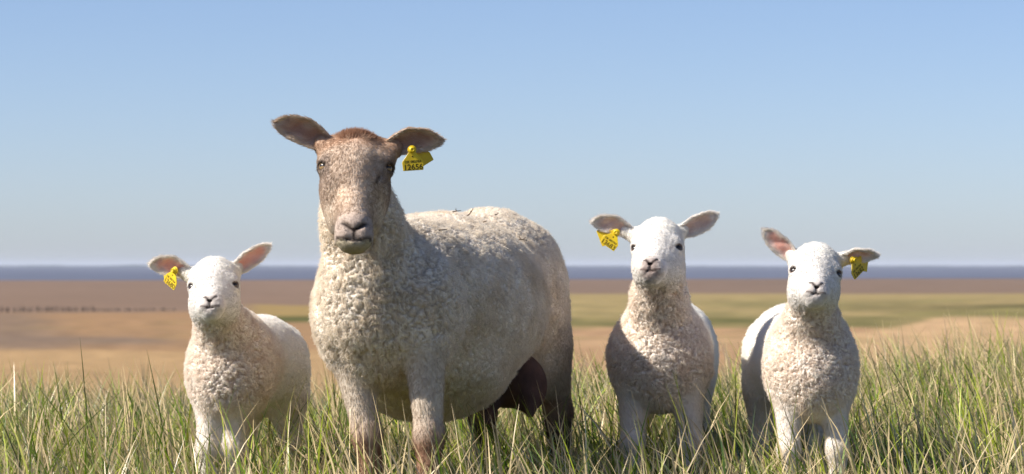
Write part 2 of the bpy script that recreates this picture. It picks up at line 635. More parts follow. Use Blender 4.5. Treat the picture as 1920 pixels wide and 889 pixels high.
def build_stalks():
    """the few long stems that stand out of the turf in the photograph: from a ground point up to a pixel at its depth"""
    L = [((1290, 1000), (1243, 762), -0.55, 'd', 6.0), ((330, 960), (275, 655), 0.9, 'g', 4.5), ((175, 950), (150, 632), 1.1, 'g', 4),
         ((0, 930), (245, 720), 0.3, 'g', 4), ((230, 960), (60, 712), 0.6, 'g', 4.2), ((520, 960), (455, 708), 0.4, 'd', 4),
         ((1590, 990), (1500, 720), -0.5, 'd', 4), ((1640, 990), (1562, 722), -0.5, 'd', 4.4), ((1560, 990), (1455, 730), -0.45, 'd', 4),
         ((1800, 960), (1635, 640), 1.2, 'g', 4.6), ((1880, 960), (1700, 690), 0.9, 'd', 4), ((1700, 980), (1625, 640), 1.3, 'g', 4),
         ((700, 1000), (690, 755), -0.7, 'd', 4), ((1120, 970), (1075, 760), 0.2, 'g', 4.2), ((960, 1000), (925, 600 + 160), -0.6, 'd', 3.6),
         ((1010, 990), (1060, 770), -0.4, 'd', 3.6), ((480, 980), (350, 790), -0.5, 'd', 3.8), ((860, 1000), (560, 740), 1.6, 'g', 4),
         ((1380, 980), (1330, 745), 0.3, 'g', 4.4), ((1900, 980), (1780, 660), 1.5, 'g', 4.6), ((640, 1000), (545, 700), 1.4, 'g', 4)]
    pos, h, az, lean, c0, c1, w = [], [], [], [], [], [], []
    V, Fq, C = [], [], []
    off = 0
    for (b, tip, Y, k, wd) in L:
        top = W(tip[0], tip[1], Y)
        bx = (b[0] - CX) / F * (Y - CAMY)
        B = np.array([bx, Y, ground_z(bx, Y).item() - 0.01])
        seg = 9
        t = np.linspace(0, 1, seg)[:, None]
        bow = np.array([0, 0, 1.0]) * np.linalg.norm(top - B) * 0.10
        ctr = B + (top - B) * t + bow * (t * (1 - t)) * 2
        side = np.array([0.9, 0.43, 0]) * wd * 0.0005 * np.interp(t, [0, .7, 1], [1, .75, .08])
        v = np.stack([ctr - side, ctr + side], 1).reshape(-1, 3)
        i = np.arange(seg - 1) * 2 + off
        V.append(v)
        Fq.append(np.column_stack([i, i + 1, i + 3, i + 2]))
        g = np.array([0.13, 0.165, 0.05]) if k == 'g' else np.array([0.50, 0.40, 0.23])
        C.append(np.repeat(g * (0.8 + 0.4 * t), 2, 0))
        off += len(v)
    o = mesh_obj('tall_grass_stalks', np.concatenate(V), np.concatenate(Fq), M_GRASS, col=np.concatenate(C))
    tag(o, 'scattered long grass stalks rising above the turf', 'grass', kind='stuff')


build_grass()
build_stalks()

# ---------------------------------------------------------------- signed-distance modelling


def rotz(a):
    c, s = math.cos(a), math.sin(a)
    return np.array([[c, -s, 0], [s, c, 0], [0, 0, 1.0]])


class Frame:
    """local axes inside the animal: x viewer's right, y out of the face, z up"""

    def __init__(self, origin, yaw=0, pitch=0, roll=0, scale=1.0):
        # yaw > 0 turns the face to the viewer's right; pitch > 0 pushes the muzzle forward; roll > 0 drops the viewer's right side
        x = np.array([1.0, 0, 0])
        y = np.array([0, -math.cos(pitch), math.sin(pitch)])
        z = np.array([0, math.sin(pitch), math.cos(pitch)])
        M = np.column_stack([x, y, z])
        c, s = math.cos(roll), math.sin(roll)
        Ry = np.array([[c, 0, s], [0, 1, 0], [-s, 0, c]])
        self.R = rotz(yaw) @ Ry @ M
        self.o = np.asarray(origin, float)
        self.s = scale

    def p(self, q):
        return self.o + self.R @ (np.asarray(q, float) * self.s)

    def inv(self, P):
        return (P - self.o) @ self.R / self.s


class Body:
    def __init__(self):
        self.prims = []      # (kind, data, k, class, op)

    def ell(self, c, r, k=0.05, cls='w', R=None, op='+'):
        R = np.eye(3) if R is None else R
        self.prims.append(('e', (np.asarray(c, float), np.asarray(r, float), R), k, cls, op))

    def cone(self, a, b, ra, rb, k=0.05, cls='w', op='+'):
        self.prims.append(('c', (np.asarray(a, float), np.asarray(b, float), ra, rb), k, cls, op))

    def fell(self, f, c, r, k=0.02, cls='f', op='+', rot=None):
        R = f.R if rot is None else f.R @ rot
        self.ell(f.p(c), np.asarray(r) * f.s, k * f.s, cls, R, op)

    def fcone(self, f, a, b, ra, rb, k=0.02, cls='f', op='+'):
        self.cone(f.p(a), f.p(b), ra * f.s, rb * f.s, k * f.s, cls, op)

    @staticmethod
    def dist(pr, P):
        if pr[0] == 'e':
            c, r, R = pr[1]
            q = (P - c) @ R
            k0 = np.sqrt(((q / r) ** 2).sum(-1))
            k1 = np.sqrt(((q / (r * r)) ** 2).sum(-1)) + 1e-9
            return k0 * (k0 - 1) / k1
        a, b, ra, rb = pr[1]
        ba = b - a
        t = np.clip(((P - a) @ ba) / (ba @ ba), 0, 1)
        q = P - a - t[..., None] * ba
        return np.sqrt((q * q).sum(-1)) - (ra + (rb - ra) * t)

    @staticmethod
    def bounds(pr):
        if pr[0] == 'e':
            c, r, R = pr[1]
            e = np.sqrt(((R * r) ** 2).sum(1))
            return c - e, c + e
        a, b, ra, rb = pr[1]
        m = max(ra, rb)
        return np.minimum(a, b) - m, np.maximum(a, b) + m

    def mesh(self, h):
        B = [self.bounds(p) for p in self.prims if p[4] == '+']
        lo = np.min([b[0] for b in B], 0) - 5 * h
        hi = np.max([b[1] for b in B], 0) + 5 * h
        n = np.ceil((hi - lo) / h).astype(int) + 1
        G = np.full(n, 0.06, np.float32)
        for pr in self.prims:
            b0, b1 = self.bounds(pr)
            k = pr[2]
            i0 = np.clip(np.floor((b0 - k - 4 * h - lo) / h).astype(int), 0, n - 1)
            i1 = np.clip(np.ceil((b1 + k + 4 * h - lo) / h).astype(int) + 1, 1, n)
            ax = [lo[j] + h * np.arange(i0[j], i1[j]) for j in range(3)]
            P = np.stack(np.meshgrid(*ax, indexing='ij'), -1).astype(np.float32)
            d = self.dist(pr, P).astype(np.float32)
            sl_ = tuple(slice(i0[j], i1[j]) for j in range(3))
            g = G[sl_]
            if pr[4] == '+':
                hh = np.maximum(k - np.abs(g - d), 0) / k
                G[sl_] = np.minimum(g, d) - hh * hh * k * 0.25
            else:
                d = -d
                hh = np.maximum(k - np.abs(g - d), 0) / k
                G[sl_] = np.maximum(g, d) + hh * hh * k * 0.25
        return surface_nets(G, lo, h)

    def classes(self, P, names, s=0.006):
        """soft membership of each vertex in the classes"""
        best = {c: np.full(len(P), 1.0) for c in names}
        for pr in self.prims:
            if pr[4] == '+':
                d = self.dist(pr, P)
                best[pr[3]] = np.minimum(best[pr[3]], d)
        e = np.stack([np.exp(-np.clip(best[c], -0.05, 0.5) / s) for c in names], 1)
        e /= e.sum(1)[:, None]
        return {c: e[:, i] for i, c in enumerate(names)}


def surface_nets(G, lo, h):
    ins = G < 0
    n = np.array(G.shape)
    c = np.zeros(n - 1, np.uint8)
    for dx in (0, 1):
        for dy in (0, 1):
            for dz in (0, 1):
                c += ins[dx:n[0] - 1 + dx, dy:n[1] - 1 + dy, dz:n[2] - 1 + dz]
    act = (c > 0) & (c < 8)
    idx = np.argwhere(act)
    vid = np.full(n - 1, -1, np.int64)
    vid[tuple(idx.T)] = np.arange(len(idx))
    acc = np.zeros((len(idx), 3))
    cnt = np.zeros(len(idx))
    corners = [(a, b, d) for a in (0, 1) for b in (0, 1) for d in (0, 1)]
    val = {o: G[idx[:, 0] + o[0], idx[:, 1] + o[1], idx[:, 2] + o[2]].astype(float) for o in corners}
    for o in corners:
        for ax in range(3):
            if o[ax] == 0:
                q = list(o)
                q[ax] = 1
                a, b = val[o], val[tuple(q)]
                m = (a < 0) != (b < 0)
                t = np.where(m, a / np.where(m, a - b, 1), 0)
                pt = np.tile(np.array(o, float), (len(idx), 1))
                pt[:, ax] += t
                acc += pt * m[:, None]
                cnt += m
    V = lo + h * (idx + acc / cnt[:, None])
    faces = []
    for ax in range(3):
        u, v = (ax + 1) % 3, (ax + 2) % 3
        sl0 = [slice(1, -1)] * 3
        sl0[ax] = slice(0, -1)
        sl1 = [slice(1, -1)] * 3
        sl1[ax] = slice(1, None)
        a, b = ins[tuple(sl0)], ins[tuple(sl1)]
        e = np.argwhere(a != b)
        fl = a[tuple(e.T)]
        base = e.copy()
        off = np.array([1, 1, 1])
        off[ax] = 0
        base = base + off
        q = []
        for du, dv in ((-1, -1), (0, -1), (0, 0), (-1, 0)):
            p = base.copy()
            p[:, u] += du
            p[:, v] += dv
            q.append(vid[tuple(p.T)])
        q = np.column_stack(q)
        q[~fl] = q[~fl][:, ::-1]
        faces.append(q)
    Fq = np.concatenate(faces)
    Fq = Fq[(Fq >= 0).all(1)]
    return V, Fq


def smooth(V, Fq, it=2, lam=0.5):
    a = Fq.ravel()
    b = np.roll(Fq, -1, 1).ravel()
    i = np.concatenate([a, b])
    j = np.concatenate([b, a])
    cnt = np.bincount(i, minlength=len(V))[:, None] + 1e-9
    for _ in range(it):
        s = np.column_stack([np.bincount(i, V[j, k], minlength=len(V)) for k in range(3)])
        V = V + lam * (s / cnt - V)
    return V


def normals(V, Fq):
    d1 = V[Fq[:, 2]] - V[Fq[:, 0]]
    d2 = V[Fq[:, 3]] - V[Fq[:, 1]]
    n = np.cross(d1, d2)
    N = np.column_stack([sum(np.bincount(Fq[:, c], n[:, k], minlength=len(V)) for c in range(4)) for k in range(3)])
    return N / (np.linalg.norm(N, axis=1)[:, None] + 1e-12)


def hair(name, parent, V, Fq, N, dens, length, flow, lift, col, count, radius=0.00035, npts=5, curl=0.0, wave=0.0, mat=None, seed=1):
    """short fibres rooted on a surface; all the arrays are per vertex"""
    r = np.random.default_rng(seed)
    area = 0.5 * np.linalg.norm(np.cross(V[Fq[:, 2]] - V[Fq[:, 0]], V[Fq[:, 3]] - V[Fq[:, 1]]), axis=1)
    w = area * dens[Fq].mean(1)
    cs = np.cumsum(w)
    f = np.searchsorted(cs, r.random(count) * cs[-1])
    f = np.minimum(f, len(Fq) - 1)
    s, t = r.random(count), r.random(count)
    bw = np.stack([(1 - s) * (1 - t), s * (1 - t), s * t, (1 - s) * t], 1)
    q = Fq[f]

    def at(A):
        A = np.asarray(A)
        return (A[q] * (bw[:, :, None] if A.ndim == 2 else bw)).sum(1)
    P, n_, L, fl, li, cc = at(V), at(N), at(length), at(flow), at(lift), at(col)
    n_ /= np.linalg.norm(n_, axis=1)[:, None] + 1e-9
    fl = fl - n_ * (fl * n_).sum(1)[:, None]
    fl /= np.linalg.norm(fl, axis=1)[:, None] + 1e-9
    L = L * r.uniform(0.6, 1.25, count)
    jit = r.normal(0, 0.28, (count, 3))
    sw = np.stack([perlin(P * 75 + 5), perlin(P * 75 + 55), perlin(P * 75 + 105)], 1) * curl if curl else 0
    d0 = n_ * li[:, None] + fl * (1 - li)[:, None] + jit * 0.6 + sw
    d0 /= np.linalg.norm(d0, axis=1)[:, None]
    side = np.cross(d0, n_ + 0.01)
    side /= np.linalg.norm(side, axis=1)[:, None] + 1e-9
    tt = np.linspace(0, 1, npts)
    ph = r.random(count) * 6.283
    pts = np.zeros((count, npts, 3), np.float32)
    bend = fl * 0.5 - n_ * 0.25
    for k, u in enumerate(tt):
        p = P - n_ * 0.0006 + d0 * (L * u)[:, None] + bend * (L * u * u * 0.6)[:, None]
        if wave:
            p = p + side * (wave * L * np.sin(ph + u * 5.5) * u)[:, None] + np.cross(side, d0) * (wave * L * np.cos(ph + u * 5.5) * u)[:, None]
        pts[:, k] = p
    hc = bpy.data.hair_curves.new(name)
    hc.add_curves([npts] * count)
    hc.attributes['position'].data.foreach_set('vector', pts.ravel())
    ra = hc.attributes.new('radius', 'FLOAT', 'POINT')
    rr = (radius * np.interp(tt, [0, 0.5, 1], [1, 0.9, 0.3]))[None] * r.uniform(0.7, 1.3, count)[:, None]
    ra.data.foreach_set('value', rr.astype(np.float32).ravel())
    ca = hc.attributes.new('Col', 'FLOAT_COLOR', 'CURVE')
    c4 = np.ones((count, 4), np.float32)
    c4[:, :3] = np.clip(cc * r.uniform(0.88, 1.12, count)[:, None], 0.004, 0.93)
    ca.data.foreach_set('color', c4.ravel())
    hc.materials.append(mat or M_WOOL)
    o = bpy.data.objects.new(name, hc)
    COL.objects.link(o)
    o.parent = parent
    return o


# ---------------------------------------------------------------- animal parts
def make_ear(root, base, tip, wdir, half, face_dir, col_in, col_rim, col_back, cup=(1.25, 0.55), bow=0.012, hl=0.006, nh=2600, seed=1, droop=0.0):
    """cupped leaf-shaped ear with thickness, from base to tip; face_dir is where the hollow looks"""
    o0 = np.array(root.location)
    base, tip = np.asarray(base, float), np.asarray(tip, float)
    a = tip - base
    L = np.linalg.norm(a)
    a /= L
    n = np.asarray(face_dir, float)
    n = n - a * (a @ n)
    n /= np.linalg.norm(n)
    w = np.cross(a, n)
    if w @ np.asarray(wdir) < 0:
        w = -w
    nu, nv = 26, 17
    u = np.linspace(0, 1, nu)
    prof = np.interp(u, [0, .12, .3, .5, .7, .85, .94, .985, 1], [.52, .62, .86, 1, .93, .70, .44, .2, .03]) * half
    v = np.linspace(-1, 1, nv)
    front = np.zeros((nu, nv, 3))
    back = np.zeros((nu, nv, 3))
    for i in range(nu):
        phi = np.interp(u[i], [0, 0.4, 1], [cup[0], (cup[0] + cup[1]) / 2, cup[1]])
        R_ = prof[i] / math.sin(min(phi, 1.45))
        th = v * phi
        ctr = base + a * L * u[i] + w * bow * math.sin(math.pi * u[i]) - w * droop * u[i] ** 2
        wob = 0.0012 * np.sin(u[i] * 17 + v * 3)
        for j in range(nv):
            rad = math.sin(th[j]) * R_
            dep = (1 - math.cos(th[j])) * R_
            nrm = n * math.cos(th[j]) - w * math.sin(th[j])
            p = ctr + w * rad + n * (dep + wob[j])
            th_ = 0.0042 * (1 - 0.75 * abs(v[j]) ** 3) * np.interp(u[i], [0, .8, 1], [1.3, .8, .3])
            front[i, j] = p + nrm * th_ * 0.5
            back[i, j] = p - nrm * th_ * 0.5
    V = np.concatenate([front.reshape(-1, 3), back.reshape(-1, 3)])
    m = nu * nv
    Fq = []
    for i in range(nu - 1):
        for j in range(nv - 1):
            k = i * nv + j
            Fq.append((k, k + nv, k + nv + 1, k + 1))
            Fq.append((m + k, m + k + 1, m + k + nv + 1, m + k + nv))
    for i in range(nu - 1):
        k = i * nv
        Fq.append((k, m + k, m + k + nv, k + nv))
        k = i * nv + nv - 1
        Fq.append((k, k + nv, m + k + nv, m + k))
    for j in range(nv - 1):
        k = (nu - 1) * nv + j
        Fq.append((k, m + k, m + k + 1, k + 1))
    Fq = np.array(Fq)
    N = normals(V, Fq)
    # orientation: front normals should look along n
    if (N[:m] @ n).mean() < 0:
        Fq = Fq[:, ::-1].copy()
        N = -N
    uu = np.tile(np.repeat(u, nv), 2)
    vv = np.tile(np.tile(v, nu), 2)
    isf = np.arange(2 * m) < m
    rim = np.clip(np.abs(vv) ** 2.2 + sstep(.8, 1, uu), 0, 1)
    nz = perlin(V * 60 + seed)
    inner = cmix(np.tile(np.asarray(col_in, float), (2 * m, 1)), np.asarray(col_rim), np.clip(rim * 1.1 + 0.35 * nz, 0, 1))
    C = np.where(isf[:, None], inner, np.asarray(col_back))
    V = V - o0
    o = mesh_obj('ear', V, Fq, M_EAR, root, col=C)
    dens = np.where(isf, 0.35 + 1.8 * rim, 1.2)
    hcol = np.where(isf[:, None], cmix(C, np.asarray(col_rim), 0.35 + 0.4 * rim), np.asarray(col_back))
    f = hair('ear_fur', o, V, Fq, N, dens, np.full(2 * m, hl) * (0.8 + 0.6 * rim), np.tile(a, (2 * m, 1)), np.full(2 * m, 0.25), hcol, nh, radius=0.00032, npts=4, seed=seed)
    return o


def make_eye(root, f, c, r, out, iris, white=(0.25, 0.2, 0.17)):
    """eyeball looking along `out` (head frame), with iris and a level slit pupil"""
    o0 = np.array(root.location)
    nu, nv = 20, 28
    n = f.R @ np.asarray(out, float)
    n /= np.linalg.norm(n)
    up = f.R @ np.array([0, 0, 1.0])
    x = np.cross(up, n)
    x /= np.linalg.norm(x)
    up = np.cross(n, x)
    V, C = [], []
    for i in range(nu + 1):
        th = math.pi * i / nu
        for j in range(nv):
            ph = 2 * math.pi * j / nv
            a, b, d = math.sin(th) * math.cos(ph), math.sin(th) * math.sin(ph), math.cos(th)
            V.append(f.p(c) + f.s * r * (x * a + up * b + n * d) - o0)
            deg = math.degrees(th)
            if deg < 52:
                col = iris
                if abs(b) < 0.2 and abs(a) < 0.5:
                    col = (0.008, 0.006, 0.006)
                if deg > 44:
                    col = tuple(q * 0.35 for q in iris)
            else:
                col = white
            C.append(col)
    Fq = []
    for i in range(nu):
        for j in range(nv):
            k, l = i * nv + j, i * nv + (j + 1) % nv
            Fq.append((k, k + nv, l + nv, l))
    return mesh_obj('eye', V, np.array(Fq), M_EYE, root, col=np.array(C))


def make_tag(root, origin, ang, yaw, scale, small, big, back_ang, pitch=0.0, back_off=(0, 0.012, 0)):
    """yellow plastic ear tag hanging from its stud: front plate with print, stud, back plate"""
    o0 = np.array(root.location)
    t = bpy.data.objects.new('ear_tag', None)
    COL.objects.link(t)
    t.parent = root
    t.location = np.asarray(origin) - o0
    t.rotation_mode = 'QUATERNION'
    # local: x along the print, y up, z towards the viewer
    M = Matrix.Rotation(yaw, 4, 'Z') @ Matrix.Rotation(-ang, 4, 'Y') @ Matrix.Rotation(math.radians(90) + pitch, 4, 'X')
    t.rotation_quaternion = M.to_quaternion()
    t.scale = (scale,) * 3

    def plate(name, z, rot, par):
        a = np.linspace(math.radians(215), math.radians(-35), 14)
        pts = [(0.0085 * math.cos(q), 0.0085 * math.sin(q)) for q in a]
        pts += [(0.0125, -0.0125), (0.0195, -0.021), (0.0205, -0.024), (0.0195, -0.0385), (0.0185, -0.0395), (-0.0185, -0.0395), (-0.0195, -0.0385), (-0.0205, -0.024), (-0.0195, -0.021), (-0.0125, -0.0125)]
        n = len(pts)
        c, s = math.cos(rot), math.sin(rot)
        pts = [(c * x - s * y, s * x + c * y) for x, y in pts]
        th = 0.0009
        V = []
        for zz, sh in ((-th, 1), (th * 0.6, 1), (th, 0.965)):
            V += [(x * sh, y * sh - (1 - sh) * 0.016, z + zz) for x, y in pts]
        Fq = [tuple(range(n))[::-1], tuple(2 * n + i for i in range(n))]
        for r_ in (0, 1):
            Fq += [(r_ * n + i, r_ * n + (i + 1) % n, (r_ + 1) * n + (i + 1) % n, (r_ + 1) * n + i) for i in range(n)]
        # points run clockwise: flip
        Fq = [q[::-1] for q in Fq]
        return mesh_obj(name, V, Fq, M_TAG, par, smooth=False)

    plate('front_plate', 0.003, 0.0, t)
    b = plate('back_plate', 0.0, back_ang, t)
    R = np.array(M.to_3x3())
    b.location = R.T @ np.asarray(back_off) / scale

    def lathe(name, prof, mat, at=(0, 0)):
        n = 18
        V = [(at[0] + r * math.cos(2 * math.pi * i / n), at[1] + r * math.sin(2 * math.pi * i / n), z) for r, z in prof for i in range(n)]
        Fq = [(k * n + i, k * n + (i + 1) % n, k * n + n + (i + 1) % n, k * n + n + i) for k in range(len(prof) - 1) for i in range(n)]
        Fq.append(tuple((len(prof) - 1) * n + i for i in range(n)))
        return mesh_obj(name, V, Fq, mat, t)
    st = lathe('stud', [(0.0066, 0.0035), (0.0068, 0.006), (0.0062, 0.0068), (0.0046, 0.0070), (0.0045, 0.0115), (0.0040, 0.0122), (0.0022, 0.0122), (0.0020, 0.0113)], M_TAG)
    lathe('vent_hole', [(0.0016, 0.0039), (0.0016, 0.0043)], M_HOLE, (0.0, -0.0125))
    for txt, sz, y, nm in ((small, 0.0068, -0.0248, 'small_print'), (big, 0.0150, -0.0378, 'number_print')):
        cu = bpy.data.curves.new(nm, 'FONT')
        cu.body = txt
        cu.size = sz
        cu.align_x = 'CENTER'
        cu.extrude = 0.00008
        cu.offset = sz * 0.012
        tmp = bpy.data.objects.new('tmp', cu)
        COL.objects.link(tmp)
        bpy.context.view_layer.update()
        me = bpy.data.meshes.new_from_object(tmp.evaluated_get(bpy.context.evaluated_depsgraph_get()))
        bpy.data.objects.remove(tmp)
        me.materials.clear()
        me.materials.append(M_INK)
        o = bpy.data.objects.new(nm, me)
        COL.objects.link(o)
        o.parent = t
        wdt = max(v.co.x for v in me.vertices) - min(v.co.x for v in me.vertices)
        sx = min(1.0, 0.035 / max(wdt, 1e-4))
        o.scale = (sx, 1, 1)
        o.location = (0, y, 0.00405)
    return t


def make_hoof(root, x, y, z0=0.0, s=1.0, yaw=0.0):
    """cloven hoof: two claws"""
    o0 = np.array(root.location)
    c, sn = math.cos(yaw), math.sin(yaw)
    V, Fq = [], []
    for sd in (-1, 1):
        k0 = len(V)
        ring = [(-0.011, 0.016), (0.011, 0.016), (0.012, -0.008), (0.006, -0.027), (-0.004, -0.027), (-0.011, -0.008)]
        for zz, sc, dy in ((0.0, 1.0, 0), (0.018, 0.93, 0.003), (0.036, 0.72, 0.010)):
            for (a, b) in ring:
                X, Y = (a * sc + sd * 0.0125) * s, (b * sc + dy) * s
                V.append((x + c * X - sn * Y - o0[0], y + sn * X + c * Y - o0[1], z0 + zz * s - o0[2]))
        n = 6
        for r_ in (0, 1):
            Fq += [(k0 + r_ * n + i, k0 + (r_ + 1) * n + i, k0 + (r_ + 1) * n + (i + 1) % n, k0 + r_ * n + (i + 1) % n) for i in range(n)]
        Fq.append(tuple(k0 + i for i in range(n)))
        Fq.append(tuple(k0 + 2 * n + i for i in range(n))[::-1])
    return mesh_obj('hoof', V, Fq, M_HOOF, root, smooth=False)


def finish(root, body, h_body, hf, colour_fn, params, seed, face_only_below=None):
    """mesh the field, displace the fleece into locks, colour it and grow wool and hair"""
    o0 = np.array(root.location)
    V, Fq = body.mesh(h_body)
    V = smooth(V, Fq, 2, 0.5)
    cl = body.classes(V, ['w', 'f', 'l'])
    N = normals(V, Fq)
    wool = cl['w']
    # locks: warped cells, drawn out sideways, with grooves between them
    ws = params['lock']
    warp = np.stack([perlin(V * 30 + 3), perlin(V * 30 + 43), perlin(V * 30 + 83)], 1) * 0.012
    Q = (V + warp) / np.array([ws * 1.5, ws * 1.5, ws * 0.8])
    g1 = np.abs(perlin(Q))
    g2 = np.abs(perlin(Q * 1.9 + 11))
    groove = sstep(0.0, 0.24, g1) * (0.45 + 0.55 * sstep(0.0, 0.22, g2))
    fine = perlin((V + warp) / (ws * 0.33))
    big = perlin(V * 11 + 7)
    amt = wool * params['amt'](V)
    disp = amt * params['depth'] * ((groove - 0.7) * 1.25 + 0.22 * fine) + wool * 0.004 * big
    disp += (1 - wool) * 0.0007 * perlin(V * 160)
    V = V + N * disp[:, None]
    N = normals(V, Fq)
    C, HL, FLOW, LIFT, DENS = colour_fn(V, N, cl, groove, amt)
    Vl = V - o0
    b = mesh_obj('body', Vl, Fq, M_SKIN, root, col=C)
    wmask = np.clip(wool * 1.0, 0, 1)
    # wool locks follow the cells: every fibre leans to its lock
    hair('fleece', b, Vl, Fq, N, DENS * (wmask > 0.5) * (0.05 + groove ** 2) + 1e-9, HL, FLOW, LIFT, cmix(C, C * 1.04 + 0.01, np.ones(len(C))),
         params['nwool'], radius=params['rw'], npts=6, curl=0.75, wave=0.22, seed=seed)
    hair('fur', b, Vl, Fq, N, DENS * (wmask <= 0.5) + 1e-9, HL, FLOW, LIFT, C, params['nfur'], radius=params['rf'], npts=4, curl=0.15, seed=seed + 1)
    return b, V, Fq, N


# ---------------------------------------------------------------- the ewe
def build_ewe():
    root = thing('sheep', (-0.17, 0.5, 0), 'large shorn ewe with brown face, dark legs and yellow ear tag beside three lambs', 'sheep')
    B = Body()
    A = rotz(-math.radians(16))                  # the body runs back and to the right
    B.ell((-0.165, 0.50, 0.472), (0.226, 0.42, 0.203), 0.05, 'w', A)
    B.ell((-0.245, 0.16, 0.490), (0.146, 0.21, 0.162), 0.10, 'w', A)
    B.ell((-0.272, 0.02, 0.452), (0.110, 0.12, 0.105), 0.06, 'w', A)
    B.ell((-0.055, 0.90, 0.505), (0.158, 0.22, 0.182), 0.10, 'w', A)
    B.ell((-0.185, 0.40, 0.318), (0.155, 0.21, 0.098), 0.08, 'w', A)
    # shoulders
    B.ell((-0.176, 0.02, 0.462), (0.066, 0.105, 0.120), 0.03, 'w', A)
    B.ell((-0.344, 0.07, 0.456), (0.068, 0.098, 0.115), 0.03, 'w', A)
    B.ell((-0.262, 0.10, 0.362), (0.058, 0.13, 0.062), 0.05, 'w', A)
    # neck
    B.cone((-0.275, 0.08, 0.52), (-0.315, -0.06, 0.665), 0.094, 0.066, 0.06, 'w')
    B.cone((-0.315, -0.06, 0.665), (-0.316, -0.085, 0.715), 0.066, 0.050, 0.05, 'w')
    B.ell((-0.305, -0.045, 0.53), (0.072, 0.075, 0.12), 0.06, 'w')
    # thighs and hind legs
    B.ell((0.048, 0.95, 0.43), (0.072, 0.14, 0.19), 0.06, 'w', A)
    B.ell((-0.16, 1.00, 0.42), (0.078, 0.15, 0.20), 0.06, 'w', A)
    for kx, ky, hx in ((0.082, 0.98, 0.112), (-0.125, 1.03, -0.072)):
        B.cone((kx, ky, 0.36), (hx, ky + 0.06, 0.205), 0.058, 0.030, 0.04, 'l')
        B.cone((hx, ky + 0.06, 0.205), (hx + 0.004, ky + 0.03, 0.075), 0.033, 0.024, 0.02, 'l')
        B.cone((hx + 0.004, ky + 0.03, 0.075), (hx + 0.004, ky + 0.005, 0.035), 0.026, 0.024, 0.015, 'l')
    # fore legs
    legs = []
    for top, knee, foot in (((-0.340, 0.05, 0.385), (-0.303, 0.03, 0.205), (-0.283, 0.02, 0.05)), ((-0.182, -0.02, 0.385), (-0.172, -0.04, 0.205), (-0.174, -0.05, 0.05))):
        B.cone(top, knee, 0.043, 0.027, 0.028, 'l')
        B.ell(knee, (0.029, 0.031, 0.038), 0.018, 'l')
        B.cone(knee, foot, 0.026, 0.021, 0.015, 'l')
        B.cone(foot, (foot[0], foot[1] - 0.012, 0.035), 0.025, 0.024, 0.012, 'l')
        legs.append(foot)
    # head
    f = Frame(W(667, 304, -0.245), yaw=math.radians(3), pitch=math.radians(20), roll=math.radians(1.5))
    B.fell(f, (0, -0.078, 0.002), (0.063, 0.08, 0.068), 0.03)
    B.fell(f, (0, -0.034, 0.018), (0.054, 0.036, 0.050), 0.03)
    B.fell(f, (0, -0.060, 0.046), (0.044, 0.042, 0.032), 0.025)
    B.fcone(f, (0, -0.040, 0.004), (0, -0.016, -0.122), 0.044, 0.029, 0.03)
    B.fcone(f, (0, -0.085, -0.04), (0, -0.030, -0.152), 0.044, 0.022, 0.03)
    for s in (-1, 1):
        B.fell(f, (s * 0.054, -0.040, 0.016), (0.022, 0.030, 0.016), 0.02)
        B.fell(f, (s * 0.044, -0.060, -0.03), (0.022, 0.05, 0.034), 0.025)
        B.fell(f, (s * 0.031, -0.085, -0.060), (0.030, 0.05, 0.066), 0.03)
        B.fell(f, (s * 0.0155, -0.002, -0.162), (0.0195, 0.027, 0.018), 0.012)
    B.fell(f, (0, -0.014, -0.145), (0.036, 0.036, 0.040), 0.02)
    B.fell(f, (0, -0.005, -0.1785), (0.0230, 0.026, 0.0125), 0.010)
    B.fell(f, (0, 0.010, -0.140), (0.022, 0.016, 0.017), 0.015)
    eb, et = [W(622, 278, -0.175), W(722, 280, -0.175)], [W(516, 229, -0.20), W(828, 262, -0.20)]
    for b_, t_ in zip(eb, et):
        B.cone(b_ * 0.8 + f.p((0, -0.07, 0.01)) * 0.2, b_ + (t_ - b_) * 0.16, 0.024, 0.019, 0.03, 'f')
    eyes = []
    for s in (-1, 1):
        c = np.array([s * 0.0605, -0.033, 0.000])
        B.fell(f, c, (0.0165, 0.0185, 0.0155), 0.012)
        out = np.array([s * 0.62, 0.78, 0.02])
        out /= np.linalg.norm(out)
        B.fell(f, c + out * 0.013 + np.array([0, 0, -0.001]), (0.0125, 0.0115, 0.0058), 0.004, 'f', '-')
        eyes.append((c, out))
        B.fcone(f, (s * 0.0055, 0.0265, -0.1540), (s * 0.0235, 0.018, -0.1380), 0.0030, 0.0052, 0.005, 'f', '-')
        B.fcone(f, (0, 0.026, -0.1770), (s * 0.036, 0.002, -0.1660), 0.0020, 0.0020, 0.005, 'f', '-')
        # tear groove below the eye
        B.fcone(f, (s * 0.052, -0.008, -0.022), (s * 0.047, -0.004, -0.040), 0.0035, 0.002, 0.006, 'f', '-')
    B.fcone(f, (0, 0.0285, -0.154), (0, 0.0265, -0.176), 0.0020, 0.0020, 0.005, 'f', '-')

    def colour(V, N, cl, groove, amt):
        n = len(V)
        q = f.inv(V)
        n1, n2 = fbm(V * 22, 3), fbm(V * 60 + 9, 2)
        wool = cmix(np.tile([0.86, 0.79, 0.69], (n, 1)), [0.78, 0.69, 0.56], np.clip(0.3 + 0.7 * n1, 0, 1) * 0.7)
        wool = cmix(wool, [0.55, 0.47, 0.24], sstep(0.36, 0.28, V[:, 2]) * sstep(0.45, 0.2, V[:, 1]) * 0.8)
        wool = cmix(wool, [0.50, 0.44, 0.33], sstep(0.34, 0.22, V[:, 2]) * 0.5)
        wool = cmix(wool, [0.34, 0.26, 0.18], (1 - groove) * 0.65 * np.clip(amt, 0.3, 1))  # crease shade between the locks put into the wool colour
        stain = fbm(V * 6.5 + 77, 3)
